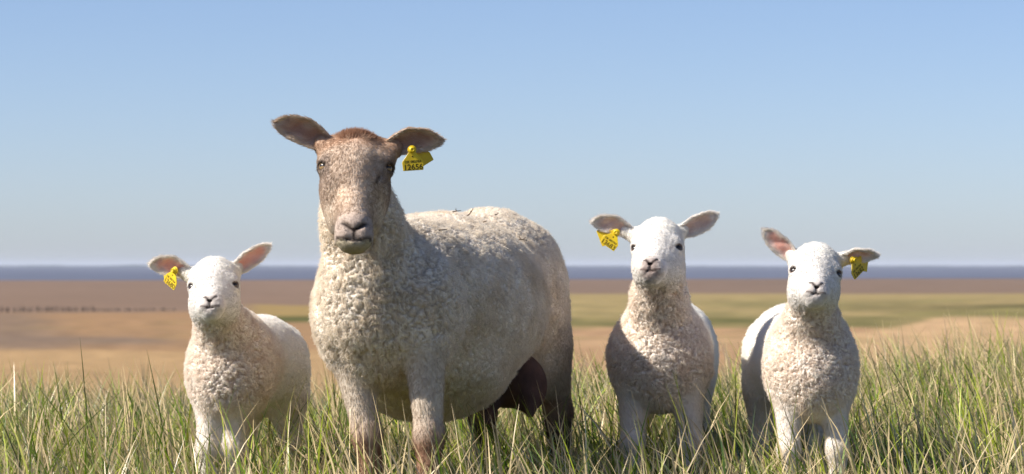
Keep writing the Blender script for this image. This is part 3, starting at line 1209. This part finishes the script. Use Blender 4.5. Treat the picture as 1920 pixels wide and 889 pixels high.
        wool = cmix(wool, [0.60, 0.50, 0.36], np.clip(stain - 0.05, 0, 1) * 0.8)
        wool = cmix(wool, [0.46, 0.38, 0.29], np.clip(fbm(V * 40 + 5, 2) - 0.42, 0, 1) * 1.2)
        # face
        x, y, z = q.T
        ax = np.abs(x)
        face = cmix(np.tile([0.47, 0.365, 0.285], (n, 1)), [0.71, 0.575, 0.455], np.clip(0.32 + 0.5 * n1 + 0.35 * n2 + 0.25 * sstep(0.04, 0.0, np.abs(x)), 0, 1))
        face = cmix(face, [0.29, 0.225, 0.19], sstep(0.042, 0.06, np.abs(x)) * sstep(-0.09, -0.01, z) * sstep(0.03, 0.012, z) * 0.75)
        face = cmix(face, [0.36, 0.295, 0.26], sstep(-0.095, -0.135, z) * 0.8)
        face = cmix(face, [0.68, 0.60, 0.50], sstep(0.03, 0.06, np.abs(x)) * sstep(-0.06, -0.1, z) * 0.8)
        face = cmix(face, [0.20, 0.085, 0.05], sstep(0.044, 0.060, z + 0.012 * n1 + 0.006 * n2) * sstep(0.060, 0.030, np.abs(x) + 0.015 * n2))
        face = cmix(face, [0.50, 0.31, 0.20], sstep(0.02, 0.045, z + 0.015 * n1) * 0.5)
        pit = np.exp(-((ax - 0.0445 - (z + 0.032) * 0.35) / 0.0035) ** 2) * sstep(-0.044, -0.038, z) * sstep(-0.020, -0.026, z) * (y > -0.05)
        face = cmix(face, [0.07, 0.05, 0.045], np.clip(pit, 0, 1) * np.where(x > 0, 0.9, 0.35))
        face = cmix(face, [0.40, 0.355, 0.25], sstep(-0.177, -0.182, z - 0.3 * ax) * 0.8)
        nost = np.exp(-(((ax - 0.004) - (z + 0.154) * 1.1) / 0.0065) ** 2) * sstep(-0.160, -0.154, z) * sstep(-0.133, -0.139, z) * (y > 0.0)
        nose = np.exp(-(ax / 0.0042) ** 2) * sstep(-0.178, -0.174, z) * sstep(-0.148, -0.152, z) * (y > 0.01)
        mouth = np.exp(-((z + 0.177 - ax * 0.30) / 0.0028) ** 2) * (ax < 0.036) * (y > -0.01)
        face = cmix(face, [0.018, 0.013, 0.012], np.clip(nost + nose, 0, 1))
        face = cmix(face, [0.05, 0.035, 0.03], np.clip(mouth, 0, 1) * 0.85)
        for c, out in eyes:
            dd = np.sqrt((((q - (c + out * 0.010)) / np.array([1, 1, 0.8])) ** 2).sum(1))
            face = cmix(face, [0.045, 0.032, 0.026], sstep(0.0185, 0.0125, dd) * 0.92)
        # legs
        zz = V[:, 2] + 0.02 * n1
        hind = sstep(0.6, 0.7, V[:, 1])
        leg = cmix(np.tile([0.56, 0.48, 0.39], (n, 1)), [0.27, 0.16, 0.105], sstep(0.27, 0.17, zz))
        leg = cmix(leg, [0.13, 0.085, 0.06], sstep(0.15, 0.08, zz) * 0.7)
        hl = cmix(np.tile([0.58, 0.49, 0.39], (n, 1)), [0.28, 0.195, 0.145], sstep(0.285, 0.215, zz))
        hl = cmix(hl, [0.075, 0.050, 0.038], sstep(0.215, 0.165, zz))
        leg = leg * (1 - hind)[:, None] + hl * hind[:, None]
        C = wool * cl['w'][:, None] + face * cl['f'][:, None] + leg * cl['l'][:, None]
        # rear of the thigh is soiled
        C = cmix(C, [0.45, 0.36, 0.27], cl['w'] * sstep(0.85, 1.0, V[:, 1]) * sstep(0.46, 0.30, V[:, 2]) * 0.55)
        tuft = cl['f'] * sstep(0.036, 0.066, z + 0.014 * n1) * sstep(0.06, 0.025, ax)
        HL = cl['w'] * lerp(0.006, 0.010, np.clip(0.5 + n1, 0, 1)) + cl['f'] * 0.0052 + cl['l'] * 0.008 + tuft * 0.009
        HL = np.where((cl['f'] > 0.5) & (z < -0.115), 0.003, HL)
        down = np.tile([0, 0, -1.0], (n, 1))
        fdir = np.column_stack([np.sign(x) * 0.5 * np.minimum(1, ax / 0.03), -0.4 * np.ones(n), -np.ones(n)]) @ f.R.T
        fdir = fdir * (1 - tuft)[:, None] + (f.R @ np.array([0.1, 0.25, 1.0])) * tuft[:, None]
        FLOW = down * (1 - cl['f'])[:, None] + fdir * cl['f'][:, None] + np.array([0, 0.3, 0])
        LIFT = cl['w'] * 0.62 + cl['f'] * 0.25 + cl['l'] * 0.25 + tuft * 0.25
        DENS = np.ones(n)
        for c, out in eyes:
            dd = np.sqrt(((q - (c + out * 0.012)) ** 2).sum(1))
            DENS = DENS * sstep(0.0105, 0.0155, dd)
        DENS = DENS * (1 - np.clip(nost + nose, 0, 1) * cl['f'])
        DENS = DENS * np.where(V[:, 2] < 0.05, 0.2, 1) * (1 + 2.6 * cl['f'])
        return C, HL, FLOW, LIFT, DENS

    def amt(V):
        a = 0.55 + 0.45 * sstep(0.35, 0.0, V[:, 1]) + 0.2 * sstep(0.5, 0.65, V[:, 2])
        return a * sstep(0.25, 0.32, V[:, 2])
    b, V, Fq, N = finish(root, B, 0.0034, f, colour, dict(lock=0.0135, amt=amt, depth=0.0055, nwool=300000, nfur=90000, rw=0.00032, rf=0.00032), 11)
    o0 = np.array(root.location)
    for c, out in eyes:
        make_eye(root, f, c + out * 0.001, 0.0128, out * np.array([0.8, 1, 1]), (0.30, 0.19, 0.075), (0.06, 0.042, 0.03))
    inner, rim, back = (0.30, 0.19, 0.155), (0.62, 0.53, 0.44), (0.60, 0.45, 0.33)
    make_ear(root, W(622, 275, -0.175), W(516, 229, -0.20), (0.3, 0, 1), 0.029, (-0.15, -1.0, -0.25), inner, rim, back, hl=0.006, nh=5000, seed=3, bow=0.010)
    make_ear(root, W(722, 277, -0.175), W(828, 262, -0.20), (0, 0, 1), 0.029, (0.1, -1.0, -0.55), inner, rim, back, hl=0.006, nh=5000, seed=4, bow=0.014)
    make_tag(root, W(772, 281, -0.225), math.radians(4), math.radians(8), 1.06, 'DK 082764', '12656', math.radians(28), back_off=(0.004, 0.036, 0.006))
    for x, y in ((-0.283, 0.008), (-0.174, -0.062), (0.116, 0.985), (-0.068, 1.035)):
        make_hoof(root, x, y, 0.0, 1.15)
    # udder between the hind legs
    U = Body()
    U.ell((-0.012, 0.80, 0.302), (0.068, 0.085, 0.076), 0.03, 'w', A)
    U.ell((0.036, 0.76, 0.280), (0.045, 0.06, 0.062), 0.03, 'w', A)
    U.cone((0.040, 0.730, 0.248), (0.043, 0.720, 0.216), 0.019, 0.0095, 0.025, 'w')
    U.cone((-0.05, 0.745, 0.235), (-0.058, 0.735, 0.200), 0.020, 0.0095, 0.025, 'w')
    v, q = U.mesh(0.004)
    mesh_obj('udder', smooth(v, q, 2) - o0, q, M_UDDER, root)
    return root, V, N


EWE, EV, EN = build_ewe()

# ---------------------------------------------------------------- the lambs


def build_lamb(DL, label, base, head, chest, rump, legs, hind, ears, tagspec, seed, size=1.0, muzzle_dark=0.3):
    """head: (pixel x, pixel y, Y, yaw, pitch, roll, scale); chest / rump: (centre, radii); legs: x, Y of the feet and the shoulders"""
    KL = (6.67 + DL) / 6.67
    WL = lambda px, py, Y: W(px, py, Y + DL)
    for e in ears:
        e['pos'] = (WL(*e['pos'][0]), WL(*e['pos'][1]))
    tagspec = (WL(*tagspec[0]),) + tuple(tagspec[1:])
    mv = lambda p: (p[0] * KL, p[1] + DL, CAMZ + (p[2] - CAMZ) * KL)
    base = (base[0] * KL, base[1] + DL)
    root = thing('lamb', (*base, 0), label, 'lamb')
    o0 = np.array(root.location)
    B = Body()
    f = Frame(WL(head[0], head[1], head[2]), math.radians(head[3]), math.radians(head[4]), math.radians(head[5]), head[6] * KL * 0.96)
    cc, cr = np.array(mv(chest[0])), np.array(chest[1]) * KL
    rc, rr = np.array(mv(rump[0])), np.array(rump[1]) * KL
    legs = [(a * KL, b + DL, c * KL, d + DL) for a, b, c, d in legs]
    hind = [(a * KL, b + DL, c * KL, d + DL) for a, b, c, d in hind]
    size *= KL
    ang = math.atan2(rc[0] - cc[0], rc[1] - cc[1])
    A = rotz(-ang)
    mid = (cc + rc) / 2
    B.ell(mid + np.array([0, 0, 0.005]), ((cr[0] + rr[0]) / 2 * 1.04, np.linalg.norm(rc - cc) * 0.62, (cr[2] + rr[2]) / 2 * 0.94), 0.04, 'w', A)
    B.ell(cc + np.array([0, 0, -0.010]), cr * np.array([1, 1, 0.90]), 0.06, 'w', A)
    B.ell(rc, rr, 0.06, 'w', A)
    B.ell(cc + np.array([0, -0.035, -0.022]), cr * np.array([0.80, 0.75, 0.76]), 0.04, 'w', A)
    # withers
    B.ell(cc + np.array([0, 0.05, cr[2] * 0.55]), (cr[0] * 0.56, 0.10, cr[2] * 0.52), 0.05, 'w', A)
    # neck
    n0 = cc + np.array([0, -0.03, cr[2] * 0.45])
    n1 = f.p((0, -0.080, -0.035))
    nm = (n0 * 0.45 + n1 * 0.55) + np.array([0, 0.012, 0])
    B.cone(n0, nm, cr[0] * 0.62, 0.049 * size, 0.05, 'w')
    B.cone(nm, n1, 0.049 * size, 0.043 * size, 0.03, 'w')
    # legs
    for (sx, sy, fx, fy) in legs:
        B.ell((sx, sy + 0.03, cc[2] - 0.01), (0.038 * size, 0.060, 0.075), 0.04, 'w')
        B.cone((sx, sy, cc[2] - 0.075), (fx, fy, 0.150), 0.032 * size, 0.022 * size, 0.028, 'l')
        B.ell((fx, fy - 0.002, 0.145), (0.0235 * size, 0.025 * size, 0.028), 0.015, 'l')
        B.cone((fx, fy, 0.145), (fx, fy - 0.005, 0.045), 0.0195 * size, 0.0165 * size, 0.012, 'l')
        B.cone((fx, fy - 0.005, 0.045), (fx, fy - 0.015, 0.028), 0.020 * size, 0.019 * size, 0.01, 'l')
    for (sx, sy, fx, fy) in hind:
        B.ell((sx, sy, rc[2] - 0.035), (0.046 * size, 0.082, 0.095), 0.04, 'w')
        B.cone((sx, sy - 0.01, rc[2] - 0.10), (fx, fy + 0.04, 0.155), 0.046 * size, 0.025 * size, 0.035, 'l')
        B.cone((fx, fy + 0.04, 0.155), (fx, fy + 0.012, 0.045), 0.022 * size, 0.018 * size, 0.015, 'l')
        B.cone((fx, fy + 0.012, 0.045), (fx, fy, 0.028), 0.020 * size, 0.019 * size, 0.01, 'l')
    # head
    B.fell(f, (0, -0.055, 0.014), (0.056, 0.060, 0.052), 0.02)
    B.fell(f, (0, -0.030, 0.048), (0.038, 0.033, 0.032), 0.03)
    B.fell(f, (0, -0.024, 0.020), (0.045, 0.030, 0.038), 0.02)
    B.fcone(f, (0, -0.030, 0.006), (0, 0.000, -0.064), 0.036, 0.0255, 0.02)
    B.fcone(f, (0, -0.050, -0.042), (0, -0.010, -0.083), 0.038, 0.0185, 0.02)
    for s in (-1, 1):
        B.fell(f, (s * 0.027, -0.052, -0.030), (0.030, 0.044, 0.040), 0.025)
        B.fell(f, (s * 0.041, -0.028, 0.013), (0.017, 0.022, 0.012), 0.015)
        B.fell(f, (s * 0.0120, 0.009, -0.079), (0.0160, 0.016, 0.0120), 0.008)
    B.fell(f, (0, 0.000, -0.070), (0.0295, 0.027, 0.0235), 0.012)
    B.fell(f, (0, -0.002, -0.0925), (0.0175, 0.018, 0.0095), 0.008)
    B.fell(f, (0, 0.016, -0.066), (0.0145, 0.010, 0.0105), 0.010)
    for e in ears:
        b_, t_ = e['pos']
        B.cone(b_ * 0.8 + f.p((0, -0.05, 0.01)) * 0.2, b_ + (t_ - b_) * 0.18, 0.0185, 0.014, 0.025, 'f')
    eyes = []
    for s in (-1, 1):
        c = np.array([s * 0.0455, -0.0245, -0.001])
        B.fell(f, c, (0.0128, 0.0145, 0.0122), 0.010)
        out = np.array([s * 0.60, 0.80, 0.02])
        B.fell(f, c + out * 0.0105 + np.array([0, 0, -0.0008]), (0.0104, 0.0098, 0.0052), 0.003, 'f', '-')
        eyes.append((c, out))
        B.fcone(f, (s * 0.003, 0.0255, -0.0725), (s * 0.0130, 0.0195, -0.0590), 0.0024, 0.0034, 0.004, 'f', '-')
        B.fcone(f, (0, 0.0245, -0.0875), (s * 0.022, 0.008, -0.0825), 0.0016, 0.0016, 0.004, 'f', '-')
    B.fcone(f, (0, 0.0265, -0.0725), (0, 0.025, -0.086), 0.0014, 0.0014, 0.004, 'f', '-')

    def colour(V, N, cl, groove, amt):
        n = len(V)
        q = f.inv(V)
        x, y, z = q.T
        ax = np.abs(x)
        n1, n2 = fbm(V * 30 + seed, 3), fbm(V * 80 + 9, 2)
        wool = cmix(np.tile([0.88, 0.81, 0.73], (n, 1)), [0.82, 0.72, 0.62], np.clip(0.35 + 0.7 * n1, 0, 1) * 0.7)
        wool = cmix(wool, [0.42, 0.29, 0.20], (1 - groove) * 0.65 * np.clip(amt, 0, 1))  # grooves between the curls painted dark brown, as crease shade in the colour
        wool = cmix(wool, [0.88, 0.84, 0.785], sstep(cc[1] + 0.05, cc[1] + 0.2, V[:, 1]))
        face = np.tile([0.76, 0.73, 0.69], (n, 1))
        face = cmix(face, [0.88, 0.86, 0.82], sstep(0.015, 0.045, z))
        face = cmix(face, [0.66, 0.53, 0.46], np.exp(-((q - np.array([0, 0.01, -0.066])) ** 2).sum(1) / 0.020 ** 2) * (0.45 + 0.4 * n2))
        face = cmix(face, [0.24, 0.18, 0.16], sstep(0.036, 0.018, np.sqrt(((q - np.array([0, 0.012, -0.077])) ** 2).sum(1)) + 0.004 * n2) * muzzle_dark)
        nost = np.exp(-(((ax - 0.0025) - (z + 0.0725) * 0.78) / 0.0046) ** 2) * sstep(-0.077, -0.073, z) * sstep(-0.054, -0.0585, z) * (y > 0.010)
        nose = np.exp(-(ax / 0.0026) ** 2) * sstep(-0.088, -0.085, z) * sstep(-0.068, -0.071, z) * (y > 0.012)
        mouth = np.exp(-((z + 0.0875 - ax * 0.22) / 0.0020) ** 2) * (ax < 0.023) * (y > 0.0)
        face = cmix(face, [0.03, 0.02, 0.02], np.clip(nost + nose, 0, 1) * 0.95)
        face = cmix(face, [0.10, 0.065, 0.055], np.clip(mouth, 0, 1) * 0.85)
        for c, out in eyes:
            v = q - (c + out * 0.008)
            dd = np.sqrt(((v / np.array([1, 1, 0.8])) ** 2).sum(1))
            face = cmix(face, [0.10, 0.06, 0.05], sstep(0.0130, 0.0095, dd) * 0.9)
            tear = np.exp(-((ax - 0.0365 - (z + 0.010) * 0.9) / 0.003) ** 2) * sstep(-0.020, -0.013, z) * sstep(-0.002, -0.006, z) * (y > -0.02) * (ax < 0.041)
            face = cmix(face, [0.40, 0.27, 0.22], np.clip(tear, 0, 1) * 0.2)
        leg = np.tile([0.74, 0.68, 0.61], (n, 1))
        leg = cmix(leg, [0.62, 0.53, 0.45], np.clip(0.2 + n1, 0, 1) * 0.5)
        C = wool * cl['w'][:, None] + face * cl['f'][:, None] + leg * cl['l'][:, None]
        top = cl['f'] * sstep(0.02, 0.045, z)
        HL = cl['w'] * lerp(0.005, 0.0085, np.clip(0.5 + n1, 0, 1)) + cl['f'] * 0.0042 + cl['l'] * 0.0055 + top * 0.0022
        HL = np.where((cl['f'] > 0.5) & (z < -0.05) & (y > -0.01), 0.0022, HL)
        down = np.tile([0, 0, -1.0], (n, 1))
        fdir = np.column_stack([np.sign(x) * 0.6 * np.minimum(1, ax / 0.02), -0.6 * np.ones(n), -0.9 * np.ones(n)]) @ f.R.T
        FLOW = down * (1 - cl['f'])[:, None] + fdir * cl['f'][:, None] + np.array([0, 0.25, 0])
        LIFT = cl['w'] * 0.66 + cl['f'] * 0.26 + cl['l'] * 0.3 + top * 0.12
        DENS = np.ones(n) * (1 + 1.5 * cl['f'])
        for c, out in eyes:
            dd = np.sqrt(((q - (c + out * 0.009)) ** 2).sum(1))
            DENS = DENS * sstep(0.0090, 0.0130, dd)
        DENS = DENS * (1 - np.clip(nost + nose, 0, 1) * cl['f']) * np.where(V[:, 2] < 0.035, 0.2, 1)
        return C, HL, FLOW, LIFT, DENS

    def amt(V):
        a = 0.55 + 0.5 * sstep(cc[1] + 0.12, cc[1] - 0.02, V[:, 1])
        return a * sstep(0.2, 0.27, V[:, 2])
    finish(root, B, 0.0026, f, colour, dict(lock=0.0105, amt=amt, depth=0.0058, nwool=130000, nfur=70000, rw=0.00027, rf=0.00026), seed)
    for c, out in eyes:
        make_eye(root, f, c + out * 0.0005, 0.0112, out * np.array([0.8, 1, 1]), (0.030, 0.018, 0.013), (0.16, 0.10, 0.08))
    for e in ears:
        make_ear(root, *e['pos'], e['w'], e['half'], e['face'], e.get('inner', (0.74, 0.40, 0.33)), (0.88, 0.84, 0.79), (0.86, 0.82, 0.77), hl=0.0065, nh=5200,
                 seed=seed + 5, bow=e.get('bow', 0.006), cup=e.get('cup', (1.25, 0.55)), droop=e.get('droop', 0))
    make_tag(root, *tagspec[:-1], **tagspec[-1])
    for q in list(legs) + list(hind):
        make_hoof(root, q[2], q[3] - 0.018, 0.0, 0.85)
    return root


R_ = math.radians
build_lamb(0.45, 'white pink-eared lamb alone on the ewe\'s head side, away from the other two lambs', (-0.58, 0.3),
           (398, 527, -0.10, -1, 34, -2, 0.93),
           ((-0.592, 0.09, 0.345), (0.086, 0.115, 0.112)), ((-0.552, 0.47, 0.347), (0.086, 0.135, 0.094)),
           [(-0.632, 0.06, -0.637, 0.03), (-0.572, 0.05, -0.586, 0.04)], [(-0.505, 0.52, -0.497, 0.50), (-0.60, 0.52, -0.60, 0.50)],
           [dict(pos=((360, 514, -0.020), (284, 494, -0.030)), w=(0, 0, 1), half=0.024, face=(-0.1, -1, -0.35), bow=0.010),
            dict(pos=((430, 512, -0.020), (503, 460, -0.030)), w=(-0.3, 0, 1), half=0.021, face=(0.5, -1, -0.2), bow=0.002)],
           ((330, 507, -0.055), R_(-31), R_(-42), 1.0, 'DK 082764', '13680', R_(-42), dict(back_off=(-0.004, 0.022, 0.0))), 21, 1.0, 0.4)
build_lamb(0.80, 'white lamb with dark muzzle between the ewe and the lamb with tilted head', (0.32, 0.3),
           (1228, 456, -0.13, -13, 32, -1, 0.95),
           ((0.311, 0.08, 0.372), (0.101, 0.12, 0.118)), ((0.350, 0.52, 0.375), (0.098, 0.14, 0.108)),
           [(0.255, 0.04, 0.252, 0.02), (0.368, 0.03, 0.372, 0.01)], [(0.40, 0.56, 0.415, 0.54), (0.29, 0.57, 0.285, 0.55)],
           [dict(pos=((1188, 438, -0.05), (1112, 415, -0.06)), w=(0, 0, 1), half=0.023, face=(-0.1, -1, -0.35), bow=0.010, inner=(0.60, 0.45, 0.40)),
            dict(pos=((1266, 438, -0.05), (1342, 402, -0.06)), w=(-0.3, 0, 1), half=0.024, face=(0.4, -1, -0.25), bow=0.000, inner=(0.60, 0.46, 0.41))],
           ((1156, 436, -0.085), R_(-34), R_(-12), 1.0, 'DK 082764', '13683', R_(-35), dict(back_off=(-0.003, 0.022, 0.0))), 41, 1.06, 0.85)
build_lamb(0.50, 'white lamb with tilted head, one pink ear raised and one drooping under its tag', (0.62, 0.3),
           (1531, 501, -0.10, -2, 34, 5, 0.95),
           ((0.632, 0.08, 0.350), (0.089, 0.115, 0.115)), ((0.618, 0.47, 0.362), (0.090, 0.14, 0.105)),
           [(0.582, 0.05, 0.578, 0.02), (0.672, 0.04, 0.680, 0.02)], [(0.565, 0.52, 0.556, 0.48), (0.665, 0.53, 0.67, 0.50)],
           [dict(pos=((1496, 489, -0.020), (1434, 432, -0.030)), w=(0.5, 0, 1), half=0.022, face=(-0.35, -1, -0.2), bow=0.002),
            dict(pos=((1566, 487, -0.020), (1642, 478, -0.030)), w=(0, 0, 1), half=0.020, face=(0.1, -1, -0.8), bow=0.010, inner=(0.62, 0.44, 0.40))],
           ((1597, 488, -0.060), R_(35), R_(42), 1.0, 'DK 082764', '13682', R_(45), dict(back_off=(0.012, 0.020, 0.0))), 61, 0.98, 0.4)


# ---------------------------------------------------------------- bits of twig caught in the ewe's fleece
def build_twigs():
    rnd = random.Random(9)
    for (px, py, ln, az, nb) in ((856, 403, 0.020, 0.4, 1), (880, 408, 0.026, 1.3, 2), (824, 436, 0.018, 0.2, 0), (974, 453, 0.020, -0.3, 3), (936, 410, 0.012, 1.0, 0), (908, 425, 0.010, 0.8, 0)):
        d = V_dir(px, py)
        rel = EV - np.array([0, CAMY, CAMZ])
        t = rel @ d
        off = np.linalg.norm(rel - t[:, None] * d, axis=1)
        ok = np.where((off < off.min() + 0.004))[0]
        i = ok[np.argmin(t[ok])]
        p = EV[i] + EN[i] * 0.010 + np.array([0, 0, 0.006])
        V, Fq = [], []

        def stick(a, b, r0, r1):
            a, b = np.array(a), np.array(b)
            ax = (b - a) / np.linalg.norm(b - a)
            x = np.cross(ax, [0.3, 0.2, 0.9])
            x /= np.linalg.norm(x)
            y = np.cross(ax, x)
            k = len(V)
            for s in range(4):
                u = s / 3
                c = a + (b - a) * u + x * 0.0015 * math.sin(u * 4)
                for j in range(5):
                    q = 2 * math.pi * j / 5
                    r = r0 + (r1 - r0) * u
                    V.append(c + (x * math.cos(q) + y * math.sin(q)) * r)
            for s in range(3):
                for j in range(5):
                    Fq.append((k + s * 5 + j, k + s * 5 + (j + 1) % 5, k + s * 5 + 5 + (j + 1) % 5, k + s * 5 + 5 + j))
        dv = np.array([math.cos(az), 0.3, math.sin(az) * 0.35])
        dv /= np.linalg.norm(dv)
        stick(-dv * ln * 0.5, dv * ln * 0.5, 0.0013, 0.0008)
        for k in range(nb):
            s = dv * ln * rnd.uniform(-0.3, 0.3)
            stick(s, s + np.array([rnd.uniform(-1, 1), rnd.uniform(-.4, .2), rnd.uniform(-0.2, 1)]) * ln * 0.4, 0.0011, 0.0006)
        o = mesh_obj('twig', V, Fq, M_TWIG)
        o.location = p
        tag(o, 'small dark twig caught in the fleece on the ewe\'s back', 'twig', 'twigs on the ewe')


def V_dir(px, py):
    d = np.array([(px - CX) / F, 1.0, -(py - HY) / F])
    return d / np.linalg.norm(d)


build_twigs()


# ---------------------------------------------------------------- the air over the mudflats
def build_haze():
    x, y0, y1, z0, z1 = 16000, -40, 42000, -6.5, 30
    V = [(a, b, c) for c in (z0, z1) for b in (y0, y1) for a in (-x, x)]
    Fq = [(0, 2, 3, 1), (4, 5, 7, 6), (0, 1, 5, 4), (2, 6, 7, 3), (0, 4, 6, 2), (1, 3, 7, 5)]
    m, N, L = new_mat('haze_mat')
    out = N.new('ShaderNodeOutputMaterial')
    v = N.new('ShaderNodeVolumePrincipled')
    v.inputs['Color'].default_value = (0.80, 0.87, 1.0, 1)
    v.inputs['Density'].default_value = HAZE
    v.inputs['Anisotropy'].default_value = 0.0
    L.new(v.outputs[0], out.inputs['Volume'])
    o = mesh_obj('haze', V, Fq, m, smooth=False)
    tag(o, 'pale blue sea haze over the flats', 'haze', kind='stuff')


HAZE = 0.000055
build_haze()
